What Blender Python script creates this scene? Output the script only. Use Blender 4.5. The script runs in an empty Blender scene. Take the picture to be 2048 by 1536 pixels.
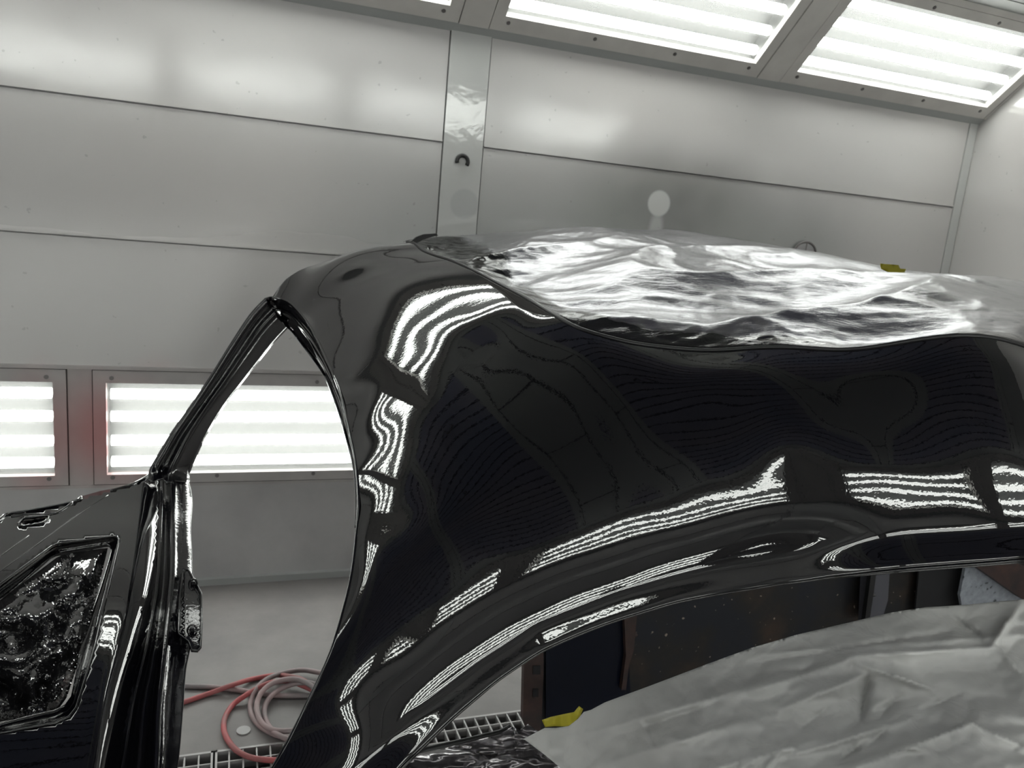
import bpy, bmesh, math, random
from mathutils import Vector, Matrix, noise
from mathutils.geometry import delaunay_2d_cdt
random.seed(7)
EYE = 1.617                       # camera height above the booth floor, metres
FOC = 1560.0                      # focal length in pixels of the 2048 wide photograph
CR = Vector((0.9396310642, -0.3298009990, 0.0912401456))      # camera right
CD = Vector((0.0179274424, -0.2188248503, -0.9755994525))     # camera down
CF = Vector((0.3417192853, 0.9183392543, -0.1997021385))      # camera forward

# ------------------------------------------------------------------ camera, world, exposure
sc = bpy.context.scene
cam_d = bpy.data.cameras.new('camera'); cam = bpy.data.objects.new('camera', cam_d)
sc.collection.objects.link(cam); sc.camera = cam
cam_d.sensor_width = 36; cam_d.lens = FOC / 2048 * 36; cam_d.clip_start = .02
cam.matrix_world = Matrix(((CR.x, -CD.x, -CF.x, 0), (CR.y, -CD.y, -CF.y, 0), (CR.z, -CD.z, -CF.z, EYE), (0, 0, 0, 1)))
cam_d.dof.use_dof = True; cam_d.dof.focus_distance = 1.35; cam_d.dof.aperture_fstop = 9
w = bpy.data.worlds.new('world'); sc.world = w; w.use_nodes = True
w.node_tree.nodes['Background'].inputs[0].default_value = (.5, .52, .55, 1)
w.node_tree.nodes['Background'].inputs[1].default_value = .02
vs = sc.view_settings
vs.view_transform = 'Standard'; vs.look = 'None'; vs.gamma = 1; vs.use_curve_mapping = False
vs.exposure = 0.25
TUBE = 9.4                       # brightness of every fluorescent tube
try:
    sc.cycles.max_bounces = 10; sc.cycles.diffuse_bounces = 5; sc.cycles.glossy_bounces = 6
    sc.cycles.transparent_max_bounces = 16; sc.cycles.use_denoising = True
    sc.cycles.caustics_reflective = False; sc.cycles.caustics_refractive = False
    sc.cycles.sample_clamp_indirect = 8
except Exception: pass

# ------------------------------------------------------------------ helpers
def at(px, py, Y):
    "the point of the place seen at that spot of the photograph, Y metres into the booth"
    d = CF + CR * ((px - 1024) / FOC) + CD * ((py - 768) / FOC)
    d = d * (Y / d.y)
    return Vector((d.x, d.y, d.z + EYE))
def onfloor(px, py, z=0.0):
    d = CF + CR * ((px - 1024) / FOC) + CD * ((py - 768) / FOC)
    d = d * ((z - EYE) / d.z)
    return Vector((d.x, d.y, z))
COL = sc.collection
def link(o, parent=None):
    COL.objects.link(o)
    if parent is not None: o.parent = parent
    return o
def tag(o, label=None, cat=None, group=None, kind=None):
    if label: o['label'] = label
    if cat: o['category'] = cat
    if group: o['group'] = group
    if kind: o['kind'] = kind
    return o
def empty(name, loc=(0, 0, 0)):
    o = bpy.data.objects.new(name, None); o.location = loc; o.empty_display_size = .05
    return link(o)
def mesh_obj(name, verts, faces, mat, parent=None, smooth=False):
    me = bpy.data.meshes.new(name); me.from_pydata([tuple(v) for v in verts], [], faces); me.update()
    if mat: me.materials.append(mat)
    if smooth: me.polygons.foreach_set('use_smooth', [True] * len(me.polygons))
    o = bpy.data.objects.new(name, me); link(o)
    if parent is not None:
        o.parent = parent; o.matrix_parent_inverse = parent.matrix_world.inverted() if False else Matrix.Translation(-Vector(parent.location))
    return o
class MB:
    def __init__(s): s.v = []; s.f = []
    def add(s, V, F):
        n = len(s.v); s.v += [Vector(q) for q in V]; s.f += [tuple(n + i for i in f) for f in F]
    def box(s, x0, x1, y0, y1, z0, z1, X=None, bev=0):
        V = [Vector((x, y, z)) for x in (x0, x1) for y in (y0, y1) for z in (z0, z1)]
        if X: V = [X(q) for q in V]
        s.add(V, [(0, 1, 3, 2), (4, 6, 7, 5), (0, 4, 5, 1), (2, 3, 7, 6), (0, 2, 6, 4), (1, 5, 7, 3)])
    def tube(s, pts, r, n=8, closed=False, caps=True):
        P = [Vector(p) for p in pts]; m = len(P); V = []; prev = None
        for i in range(m):
            t = (P[(i + 1) % m] - P[i - 1]) if closed else (P[min(i + 1, m - 1)] - P[max(i - 1, 0)])
            t.normalize()
            if prev is None:
                a = t.cross(Vector((0, 0, 1)));
                if a.length < .1: a = t.cross(Vector((1, 0, 0)))
            else: a = prev - t * prev.dot(t)
            a.normalize(); prev = a; b = t.cross(a); rr = r[i] if hasattr(r, '__len__') else r
            V += [P[i] + (a * math.cos(2 * math.pi * k / n) + b * math.sin(2 * math.pi * k / n)) * rr for k in range(n)]
        F = []
        for i in range(m if closed else m - 1):
            j = (i + 1) % m
            F += [(i * n + k, i * n + (k + 1) % n, j * n + (k + 1) % n, j * n + k) for k in range(n)]
        if caps and not closed: F += [tuple(range(n))[::-1], tuple((m - 1) * n + k for k in range(n))]
        s.add(V, F)
    def build(s, name, mat, parent=None, smooth=False, fix=True):
        o = mesh_obj(name, s.v, s.f, mat, parent, smooth)
        if fix:
            bm = bmesh.new(); bm.from_mesh(o.data); bmesh.ops.recalc_face_normals(bm, faces=bm.faces); bm.to_mesh(o.data); bm.free()
        return o
def spline(pts, per=6, closed=False):
    "Catmull-Rom through the points"
    P = [Vector(p) for p in pts]; n = len(P); out = []
    rng = range(n if closed else n - 1)
    for i in rng:
        g = lambda k: P[k % n] if closed else P[max(0, min(n - 1, k))]
        a, b, c, d = g(i - 1), g(i), g(i + 1), g(i + 2)
        for k in range(per):
            t = k / per
            out.append(.5 * (2 * b + (c - a) * t + (2 * a - 5 * b + 4 * c - d) * t * t + (3 * b - a - 3 * c + d) * t ** 3))
    if not closed: out.append(P[-1])
    return out
def lut(xs, ys, x):
    "smooth interpolation in a table"
    if x <= xs[0]: return ys[0]
    if x >= xs[-1]: return ys[-1]
    for i in range(len(xs) - 1):
        if x <= xs[i + 1]: break
    t = (x - xs[i]) / (xs[i + 1] - xs[i])
    m = lambda k: 0 if k <= 0 or k >= len(xs) - 1 else (ys[k + 1] - ys[k - 1]) / (xs[k + 1] - xs[k - 1])
    h = xs[i + 1] - xs[i]; m0, m1 = m(i) if i else (ys[1] - ys[0]) / (xs[1] - xs[0]), m(i + 1) if i + 1 < len(xs) - 1 else (ys[-1] - ys[-2]) / (xs[-1] - xs[-2])
    return ys[i] * (2 * t ** 3 - 3 * t * t + 1) + m0 * h * (t ** 3 - 2 * t * t + t) + ys[i + 1] * (3 * t * t - 2 * t ** 3) + m1 * h * (t ** 3 - t * t)
def strip(name, rows, mat, parent, smooth=True, thick=0.0):
    "a ribbon through rows of points (every row the same count)"
    n = len(rows[0]); V = [p for r in rows for p in r]
    F = [(i * n + k, i * n + k + 1, (i + 1) * n + k + 1, (i + 1) * n + k) for i in range(len(rows) - 1) for k in range(n - 1)]
    o = mesh_obj(name, V, F, mat, parent, smooth)
    if thick:
        m = o.modifiers.new('thickness', 'SOLIDIFY'); m.thickness = thick; m.offset = -1
    return o
def inside(p, poly):
    x, y = p; c = False; j = len(poly) - 1
    for i in range(len(poly)):
        a, b = poly[i], poly[j]
        if (a[1] > y) != (b[1] > y) and x < (b[0] - a[0]) * (y - a[1]) / (b[1] - a[1]) + a[0]: c = not c
        j = i
    return c
def dens(poly, step, closed=True):
    out = []
    n = len(poly)
    for i in range(n if closed else n - 1):
        a, b = Vector(poly[i]).to_2d(), Vector(poly[(i + 1) % n]).to_2d()
        k = max(1, int((b - a).length / step + .5))
        out += [a.lerp(b, j / k) for j in range(k)]
    if not closed: out.append(Vector(poly[-1]).to_2d())
    return out
def cdt(poly, step, lift, holes=()):
    "triangulate the polygon with a regular grid inside it, then lift every point to the place"
    loops = [dens(poly, step)] + [dens(h, step * .7) for h in holes]
    V = []; Ed = []
    for L in loops:
        n0 = len(V); V += L; Ed += [(n0 + i, n0 + (i + 1) % len(L)) for i in range(len(L))]
    xs = [p[0] for p in poly]; ys = [p[1] for p in poly]
    # bucket the border so grid points keep a distance from it
    bk = set()
    for p in V: bk.add((int(math.floor(p.x / step)), int(math.floor(p.y / step))))
    P = [tuple(p) for p in poly]; HS = [[tuple(q) for q in h] for h in holes]
    j = 0; y = min(ys)
    while y < max(ys):
        x = min(xs) + (step * .5 if j % 2 else 0)
        while x < max(xs):
            k = (int(math.floor(x / step)), int(math.floor(y / step)))
            if inside((x, y), P) and not any(inside((x, y), h) for h in HS):
                near = False
                if any((k[0] + a, k[1] + b) in bk for a in (-1, 0, 1) for b in (-1, 0, 1)):
                    near = any((q.x - x) ** 2 + (q.y - y) ** 2 < (.55 * step) ** 2 for q in V[:sum(map(len, loops))])
                if not near: V.append(Vector((x, y)))
            x += step
        y += step * .866; j += 1
    vo, _, fo, *_ = delaunay_2d_cdt(V, Ed, [], 0, 1e-6)
    F = []
    for f in fo:
        c = sum((vo[i] for i in f), Vector((0, 0))) / len(f)
        if inside(c, P) and not any(inside(c, h) for h in HS): F.append(tuple(f))
    return [lift(p.x, p.y) for p in vo], F

# ------------------------------------------------------------------ materials (all procedural)
def mat(name, col=(.5, .5, .5), rough=.5, metal=0.0, spec=.5, coat=0.0, emit=None, es=0.0):
    m = bpy.data.materials.new(name); m.use_nodes = True; b = m.node_tree.nodes['Principled BSDF']
    b.inputs['Base Color'].default_value = (*col, 1); b.inputs['Roughness'].default_value = rough
    b.inputs['Metallic'].default_value = metal; b.inputs['Specular IOR Level'].default_value = spec
    b.inputs['Coat Weight'].default_value = coat
    if emit: b.inputs['Emission Color'].default_value = (*emit, 1); b.inputs['Emission Strength'].default_value = es
    return m
def N(m, t, **kw):
    n = m.node_tree.nodes.new(t)
    for k, v in kw.items():
        if k in n.inputs.keys(): n.inputs[k].default_value = v
        else: setattr(n, k, v)
    return n
def L(m, a, b): m.node_tree.links.new(a, b)
def bsdf(m): return m.node_tree.nodes['Principled BSDF']
def coords(m, kind='Object', scale=(1, 1, 1)):
    t = N(m, 'ShaderNodeTexCoord'); mp = N(m, 'ShaderNodeMapping'); mp.inputs['Scale'].default_value = scale
    L(m, t.outputs[kind], mp.inputs[0]); return mp.outputs[0]
def pos(m, scale=(1, 1, 1)):
    t = N(m, 'ShaderNodeNewGeometry'); mp = N(m, 'ShaderNodeMapping'); mp.inputs['Scale'].default_value = scale
    L(m, t.outputs['Position'], mp.inputs[0]); return mp.outputs[0]
def noisy(m, vec, scale, detail=3, rough=.5, dist=0):
    n = N(m, 'ShaderNodeTexNoise'); n.inputs['Scale'].default_value = scale; n.inputs['Detail'].default_value = detail
    n.inputs['Roughness'].default_value = rough; n.inputs['Distortion'].default_value = dist
    L(m, vec, n.inputs['Vector']); return n.outputs[0]
def ramp(m, f, stops):
    r = N(m, 'ShaderNodeValToRGB'); e = r.color_ramp.elements
    while len(e) < len(stops): e.new(.5)
    for k, (p, c) in enumerate(stops):
        e[k].position = p; e[k].color = (*c, 1) if hasattr(c, '__len__') else (c, c, c, 1)
    L(m, f, r.inputs[0]); return r.outputs[0]
def bump(m, f, strength, distance):
    b = N(m, 'ShaderNodeBump'); b.inputs['Strength'].default_value = strength; b.inputs['Distance'].default_value = distance
    L(m, f, b.inputs['Height']); L(m, b.outputs[0], bsdf(m).inputs['Normal']); return b
def mixc(m, f, a, b):
    x = N(m, 'ShaderNodeMix', data_type='RGBA')
    if isinstance(f, float): x.inputs[0].default_value = f
    else: L(m, f, x.inputs[0])
    for s, v in ((6, a), (7, b)):
        if hasattr(v, 'default_value') or hasattr(v, 'links'): L(m, v, x.inputs[s])
        else: x.inputs[s].default_value = (*v, 1)
    return x.outputs[2]
def mth(m, op, a, b=None, c=None):
    x = N(m, 'ShaderNodeMath', operation=op)
    for i, v in enumerate((a, b, c)):
        if v is None: continue
        if isinstance(v, (int, float)): x.inputs[i].default_value = v
        else: L(m, v, x.inputs[i])
    return x.outputs[0]
def blob(m, P, centre, rx, rz, soft):
    "1 inside an ellipse on the far wall (x, z), falling to 0 over soft"
    s = N(m, 'ShaderNodeSeparateXYZ'); L(m, P, s.inputs[0])
    dx = mth(m, 'DIVIDE', mth(m, 'SUBTRACT', s.outputs[0], centre[0]), rx)
    dz = mth(m, 'DIVIDE', mth(m, 'SUBTRACT', s.outputs[2], centre[1]), rz)
    d = mth(m, 'SQRT', mth(m, 'ADD', mth(m, 'MULTIPLY', dx, dx), mth(m, 'MULTIPLY', dz, dz)))
    r = N(m, 'ShaderNodeMapRange', interpolation_type='SMOOTHSTEP'); L(m, d, r.inputs[0])
    r.inputs[1].default_value = 1 - soft; r.inputs[2].default_value = 1 + soft; r.inputs[3].default_value = 1; r.inputs[4].default_value = 0
    return r.outputs[0]

paint = mat('wet_black_paint', (.0035, .0035, .0048), .012, 0, .5); bsdf(paint).inputs['IOR'].default_value = 1.72
pv = pos(paint)
bump(paint, noisy(paint, pv, 190, 1, .4), .05, .0006)
trimpaint = mat('wet_black_paint_rough_prep', (.004, .004, .006), .05, 0, .5); bsdf(trimpaint).inputs['IOR'].default_value = 1.7
bump(trimpaint, noisy(trimpaint, pos(trimpaint), 70, 3, .6), .35, .002)

wallm = mat('white_booth_steel', (.62, .635, .625), .34, 0, .5); bsdf(wallm).inputs['IOR'].default_value = 1.85
P = pos(wallm)
base = ramp(wallm, noisy(wallm, P, .9, 2, .4), [(.0, (.415, .405, .40)), (.5, (.495, .483, .475)), (1, (.575, .545, .53))])
fog = noisy(wallm, P, 2.2, 2, .5)
c = base
zz = lambda v: v + EYE
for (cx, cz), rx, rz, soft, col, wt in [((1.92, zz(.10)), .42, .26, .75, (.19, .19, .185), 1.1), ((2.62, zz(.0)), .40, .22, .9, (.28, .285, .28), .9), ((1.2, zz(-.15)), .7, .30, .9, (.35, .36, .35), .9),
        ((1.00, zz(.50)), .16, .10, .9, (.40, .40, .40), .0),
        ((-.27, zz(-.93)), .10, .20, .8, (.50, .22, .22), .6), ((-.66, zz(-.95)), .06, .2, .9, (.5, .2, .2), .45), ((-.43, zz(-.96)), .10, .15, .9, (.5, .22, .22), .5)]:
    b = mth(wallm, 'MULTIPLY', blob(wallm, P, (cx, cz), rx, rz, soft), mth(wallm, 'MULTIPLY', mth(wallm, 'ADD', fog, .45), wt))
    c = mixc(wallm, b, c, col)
for (cx, cz), rr in [((1.873, zz(.158)), .058), ((.934, zz(.066)), .062)]:
    c = mixc(wallm, blob(wallm, P, (cx, cz), rr, rr, .12), c, (.52, .525, .515))
for (cx, cz), rx, rz in [((1.873, zz(.02)), .035, .10), ((.945, zz(-.08)), .04, .10)]:
    c = mixc(wallm, mth(wallm, 'MULTIPLY', blob(wallm, P, (cx, cz), rx, rz, .4), .6), c, (.50, .505, .50))
spk = ramp(wallm, noisy(wallm, P, 34, 2, .4), [(.0, 1), (.245, 1), (.26, 0), (1, 0)])
c = mixc(wallm, mth(wallm, 'MULTIPLY', spk, .35), c, (.22, .21, .2))
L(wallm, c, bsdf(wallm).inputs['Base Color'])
rg = ramp(wallm, noisy(wallm, P, 1.3, 3, .5), [(.0, .06), (.5, .125), (1, .24)])
sx = N(wallm, 'ShaderNodeSeparateXYZ'); L(wallm, P, sx.inputs[0]); mr = N(wallm, 'ShaderNodeMapRange'); L(wallm, sx.outputs[2], mr.inputs[0])
mr.inputs[1].default_value = 1.62; mr.inputs[2].default_value = 1.38; mr.inputs[3].default_value = 0; mr.inputs[4].default_value = .22
L(wallm, mth(wallm, 'ADD', rg, mr.outputs[0]), bsdf(wallm).inputs['Roughness'])   # lower sheets dulled by overspray
bump(wallm, noisy(wallm, P, 2.2, 2, .5), .25, .010)
wallgrey = mat('overspray_grey_steel', (.40, .40, .395), .45)
P = pos(wallgrey); L(wallgrey, ramp(wallgrey, noisy(wallgrey, P, 2.5, 5, .6), [(.3, (.33, .325, .328)), (.7, (.44, .435, .435))]), bsdf(wallgrey).inputs['Base Color'])
postm = mat('post_enamel', (.48, .485, .475), .09); bsdf(postm).inputs['IOR'].default_value = 1.8
P = pos(postm); L(postm, mixc(postm, blob(postm, P, (.934, zz(.066)), .062, .062, .12), (.48, .485, .475), (.42, .425, .42)), bsdf(postm).inputs['Base Color'])
bump(postm, noisy(postm, pos(postm), 9, 3, .6), .25, .006)
framem = mat('light_frame_enamel', (.50, .48, .46), .38)
P = pos(framem); L(framem, ramp(framem, noisy(framem, P, 5, 3, .6), [(.3, (.43, .415, .40)), (.7, (.53, .515, .49))]), bsdf(framem).inputs['Base Color'])
lowframem = mat('stained_light_frame_enamel', (.40, .37, .36), .42)
P = pos(lowframem)
c = ramp(lowframem, noisy(lowframem, P, 5, 3, .6), [(.3, (.33, .315, .31)), (.7, (.42, .40, .39))])
for (cx, cz), rx, rz in [((-.35, zz(-.95)), .12, .16), ((-.69, zz(-.96)), .08, .18), ((-.50, zz(-.93)), .1, .16)]:
    c = mixc(lowframem, mth(lowframem, 'MULTIPLY', blob(lowframem, P, (cx, cz), rx, rz, .9), .55), c, (.45, .12, .13))
L(lowframem, c, bsdf(lowframem).inputs['Base Color'])
beamm = mat('grey_beam_enamel', (.30, .31, .305), .4)
reflm = mat("white_lamp_reflector", (.08, .08, .079), .6)
tubem = mat('fluorescent_tube_glow', (1, 1, 1), .4, emit=(1.0, 1.0, .965), es=TUBE)
screwm = mat('dull_screw', (.16, .15, .15), .4, .6)
glassm = bpy.data.materials.new('dusty_lamp_glass'); glassm.use_nodes = True
nt = glassm.node_tree; nt.nodes.clear()
o_ = nt.nodes.new('ShaderNodeOutputMaterial'); g_ = nt.nodes.new('ShaderNodeBsdfGlossy'); t_ = nt.nodes.new('ShaderNodeBsdfTransparent')
d_ = nt.nodes.new('ShaderNodeBsdfTranslucent'); m1 = nt.nodes.new('ShaderNodeMixShader'); m2 = nt.nodes.new('ShaderNodeMixShader')
g_.inputs['Roughness'].default_value = .08; m1.inputs[0].default_value = .05; m2.inputs[0].default_value = .03
t_.inputs[0].default_value = (.94, .96, .95, 1); d_.inputs[0].default_value = (.9, .9, .88, 1)
nt.links.new(t_.outputs[0], m2.inputs[1]); nt.links.new(d_.outputs[0], m2.inputs[2])
nt.links.new(m2.outputs[0], m1.inputs[1]); nt.links.new(g_.outputs[0], m1.inputs[2]); nt.links.new(m1.outputs[0], o_.inputs[0])
floorm = mat('dusty_booth_floor', (.28, .265, .26), .55)
P = pos(floorm); L(floorm, ramp(floorm, noisy(floorm, P, 3, 6, .65), [(.3, (.145, .137, .137)), (.6, (.195, .182, .18)), (.8, (.225, .21, .207))]), bsdf(floorm).inputs['Base Color'])
bump(floorm, noisy(floorm, P, 60, 4, .6), .2, .002)
gratem = mat('galvanised_grate', (.36, .35, .35), .5, .35)
darkm = mat('dark_pit', (.012, .012, .014), .9)
lathm = mat('ceiling_filter_media', (.30, .29, .325), .85)
P = pos(lathm); L(lathm, ramp(lathm, noisy(lathm, P, 1.3, 3, .5), [(.35, (.07, .08, .125)), (.65, (.13, .118, .145))]), bsdf(lathm).inputs['Base Color'])
cframem = mat('ceiling_frame_steel', (.16, .165, .158), .5)
blackm = mat('black_plastic', (.012, .012, .013), .4)
redh = mat('red_rubber_hose', (.36, .085, .085), .5)
P = pos(redh); L(redh, ramp(redh, noisy(redh, P, 9, 4, .6), [(.35, (.24, .10, .10)), (.6, (.42, .085, .09))]), bsdf(redh).inputs['Base Color'])
greyh = mat('dusty_grey_pink_hose', (.30, .24, .24), .55)
P = pos(greyh); L(greyh, ramp(greyh, noisy(greyh, P, 7, 4, .6), [(.35, (.20, .18, .185)), (.6, (.33, .235, .24))]), bsdf(greyh).inputs['Base Color'])
paperm = mat('grey_masking_paper', (.33, .335, .33), .7, 0, .3)
P = pos(paperm); L(paperm, ramp(paperm, noisy(paperm, P, 5, 3, .5), [(.3, (.42, .42, .415)), (.7, (.52, .52, .51))]), bsdf(paperm).inputs['Base Color'])
bump(paperm, noisy(paperm, P, 17, 3, .55, .6), .35, .012)
tapem = mat('yellow_masking_tape', (.42, .37, .025), .45)
rustm = mat('rusty_old_interior', (.02, .015, .014), .6)
P = pos(rustm)
c = ramp(rustm, noisy(rustm, P, 4.5, 5, .6), [(.40, (.002, .0035, .009)), (.52, (.006, .005, .005)), (.62, (.022, .013, .009)), (.75, (.05, .024, .014))])
sp = ramp(rustm, noisy(rustm, P, 60, 1, .3), [(.0, 0), (.72, 0), (.76, 1), (1, 1)])
c = mixc(rustm, mth(rustm, 'MULTIPLY', sp, .5), c, (.5, .4, .33))
L(rustm, c, bsdf(rustm).inputs['Base Color'])
bluem = mat('dark_blue_old_paint', (.002, .0035, .010), .3, 0, .3)
brownm = mat('bare_brown_steel', (.16, .055, .025), .6)
P = pos(brownm); L(brownm, ramp(brownm, noisy(brownm, P, 16, 4, .6), [(.3, (.014, .010, .010)), (.55, (.036, .018, .016)), (.75, (.06, .030, .020))]), bsdf(brownm).inputs['Base Color'])
greybarm = mat('primer_grey_bar', (.07, .07, .085), .6)
specklem = mat('speckled_grey_blue_paint', (.22, .24, .27), .5)
P = pos(specklem); L(specklem, ramp(specklem, noisy(specklem, P, 55, 2, .5), [(.28, (.03, .035, .04)), (.36, (.22, .24, .27)), (.7, (.30, .32, .36))]), bsdf(specklem).inputs['Base Color'])

# roof foil: silver film, black wet paint along its edge (vertex attribute 'wet')
foilm = mat('silver_masking_film', (.62, .62, .64), .2, 1.0)
at_ = N(foilm, 'ShaderNodeAttribute'); at_.attribute_name = 'wet'
P = pos(foilm)
wn = mth(foilm, 'ADD', at_.outputs['Fac'], mth(foilm, 'MULTIPLY', mth(foilm, 'SUBTRACT', noisy(foilm, P, 7, 4, .6), .5), .7))
wet = ramp(foilm, wn, [(.42, 0), (.58, 1)])
L(foilm, mixc(foilm, wet, (.36, .36, .375), (.022, .022, .022)), bsdf(foilm).inputs['Base Color'])
L(foilm, mth(foilm, 'SUBTRACT', 1, mth(foilm, 'MULTIPLY', wet, .62)), bsdf(foilm).inputs['Metallic'])
L(foilm, mth(foilm, 'SUBTRACT', .27, mth(foilm, 'MULTIPLY', wet, .23)), bsdf(foilm).inputs['Roughness'])
fn = noisy(foilm, pos(foilm, (.6, 1.5, 1)), 24, 5, .65, .8)
bump(foilm, fn, .30, .006)
wetfoilm = mat('wet_black_masking_film', (.008, .008, .009), .03, 0, .5); bsdf(wetfoilm).inputs['IOR'].default_value = 2.1
bump(wetfoilm, noisy(wetfoilm, pos(wetfoilm), 26, 2, .5, .7), .22, .005)
floorfoilm = mat('dark_silver_film', (.20, .19, .20), .2, .85)
bump(floorfoilm, noisy(floorfoilm, pos(floorfoilm), 12, 2, .5, .6), .35, .01)

# ------------------------------------------------------------------ the booth
YF = 3.30; YN = -1.0; XL = -6.3; XR = 3.73
ZS = .746 + EYE                    # top of the wall, foot of the sloping lights
TH = math.radians(40); ST = .60    # slope of the corner lights and its length
ZC = ZS + ST * math.sin(TH)
PER = 1.4355
def far(v): return Vector(v)
def near(v): return Vector((v[0], YF + YN - v[1], v[2]))
NSH = .03                          # the near wall's lights sit a little further along
def slant_xf(side):
    def f(v):                      # v = (x, distance out of the plane towards the room, distance up the slope)
        y = YF - math.cos(TH) * v[2] - math.sin(TH) * v[1]
        z = ZS + math.sin(TH) * v[2] - math.cos(TH) * v[1]
        return side(Vector((v[0], y, z)))
    return f
def wall_xf(side): return lambda v: side(Vector((v[0], YF - v[1], v[2] + EYE)))

def structure(name, o=None): o['kind'] = 'structure'; return o
# floor with the pit trench for the grates
m = MB()
GX0, GX1 = -2.2, 3.4; GY0, GY1 = 1.55, 2.195
m.box(XL - .1, XR + .1, GY1, YF + .2, -.1, 0); m.box(XL - .1, XR + .1, YN - .2, GY0, -.1, 0)
m.box(XL - .1, GX0, GY0, GY1, -.1, 0); m.box(GX1, XR + .1, GY0, GY1, -.1, 0)
fl = m.build('floor', floorm); fl['kind'] = 'structure'
m = MB(); m.box(GX0, GX1, GY0, GY1, -.42, -.40); pit = m.build('pit_floor', darkm); pit['kind'] = 'structure'  # near-black slab closing the bottom of the grate pit
m = MB(); m.box(GX0 - .02, GX1 + .02, GY0 - .02, GY0 - .001, -.4, -.1); m.box(GX0, GX1, GY1 + .001, GY1 + .02, -.4, -.1); o = m.build('pit_side', darkm, pit)

def wall_side(side, nm):
    X = wall_xf(side)
    m = MB(); m.box(XL - .05, XR + .05, -.22, -.18, -EYE, .80, X); root = m.build(nm, wallgrey); root['kind'] = 'structure'
    def p(name, mt, *a, **k):
        q = MB(); q.box(*a, X); return q.build(name, mt, root)
    seams = [(-.187, .304), (.310, .752), (-.69, -.193)]
    posts = [-5.45, -1.35 if side is near else -2.35, .822]
    edges = [XL] + sum([[a, a + .175] for a in posts], []) + [XR - .06]
    for i in range(0, len(edges), 2):
        for z0, z1 in seams:
            if edges[i + 1] - edges[i] > .2: 
                q = MB(); b = .004
                x0, x1 = edges[i] + .003, edges[i + 1] - .003
                q.box(x0, x1, -.03, 0, z0, z1, X)
                # folded lip along the lower edge of every sheet
                q.box(x0, x1, 0, .006, z0, z0 + .007, X)
                q.build('wall_panel', wallm, root)
        p('panel_backing', wallgrey, edges[i], edges[i + 1], -.05, -.012, -.69, .75)
    for a in posts: 
        q = MB(); q.box(a + .002, a + .173, -.03, .006, -.69, .752, X); q.build('cover_post', postm, root)
    p('corner_strip', postm, XR - .058, XR - .004, -.02, .004, -EYE, .75)
    # grey foot of the sloping corner, trim above and below the low lights, plain sheet below
    p('light_trim', lowframem, XL, XR, -.03, .012, -.690, -.676)
    p('lower_panel', wallgrey, XL, XR, -.03, -.004, -EYE, -1.163)
    p('light_trim', lowframem, XL, XR, -.03, .008, -1.170, -1.158)
    p('skirting', beamm, XL, XR, -.03, .02, -EYE + .001, -EYE + .03)
    return root
wf = wall_side(far, 'wall_far'); wn_ = wall_side(near, 'wall_near')
m = MB(); m.box(XR, XR + .05, YN - .2, YF + .2, 0, ZC + .1); o = m.build('wall_right', wallm); o['kind'] = 'structure'
m = MB(); m.box(XL - .05, XL, YN - .2, YF + .2, 0, ZC + .1); wl = m.build('wall_left', wallm); wl['kind'] = 'structure'
# double door of the booth's far left end
for k in range(2):
    q = MB(); y0 = .1 + k * 1.05; q.box(XL + .001, XL + .03, y0, y0 + 1.0, .05, 2.15); dd = q.build('door_%d' % (k + 1), postm); dd['kind'] = 'structure'
    q = MB(); q.box(XL + .031, XL + .06, (y0 + .92) if k == 0 else y0 + .04, (y0 + .95) if k == 0 else y0 + .07, .95, 1.2); q.build('door_handle', screwm, dd)

def light(xc, half, X, name, label, group, fr, upright, nscrew=4, glass_h=(.115, .53), outer=(.045, .575), tubes=(.15, .255, .362, .462)):
    "one recessed light box: frame, glass, back reflector, four tubes, screws; s runs up, d out of the plane"
    rt = empty(name, X((xc, 0, outer[0])))
    x0, x1 = xc - half, xc + half; g0, g1 = glass_h; ox = half + (.045 if upright else .05)
    m = MB()
    m.box(xc - ox, x0, -.02, .010, outer[0], outer[1], X); m.box(x1, xc + ox, -.02, .010, outer[0], outer[1], X)
    m.box(x0, x1, -.02, .010, outer[0], g0, X); m.box(x0, x1, -.02, .010, g1, outer[1], X)
    m.build('frame', fr, rt)
    m = MB(); m.box(x0 - .004, x1 + .004, -.018, -.014, g0 - .004, g1 + .004, X); m.build('glass_pane', glassm, rt)
    m = MB(); D = .085
    m.box(x0 - .01, x1 + .01, -D - .01, -D, g0 - .02, g1 + .02, X)
    m.box(x0 - .012, x0 - .002, -D, -.02, g0 - .02, g1 + .02, X); m.box(x1 + .002, x1 + .012, -D, -.02, g0 - .02, g1 + .02, X)
    m.box(x0, x1, -D, -.02, g0 - .025, g0 - .008, X); m.box(x0, x1, -D, -.02, g1 + .008, g1 + .025, X)
    m.build('reflector', reflm, rt)
    for t in tubes:
        m = MB(); m.tube([X((x0 + .012, -.035, t)), X((x1 - .012, -.035, t))], .0205, 10); tb = m.build('tube', tubem, rt, smooth=False)
    for i in range(nscrew):
        for t in ((outer[0] + g0) / 2 + .008, (g1 + outer[1]) / 2 - .005):
            m = MB(); x = xc - half + .02 + (2 * half - .04) * i / (nscrew - 1)
            m.tube([X((x, .009, t)), X((x, .0125, t))], .0085, 8); m.build('screw', screwm, rt)
    tag(rt, label, 'light', group)
    return rt
ordn = ['first', 'second', 'third', 'fourth', 'fifth', 'sixth']
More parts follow.
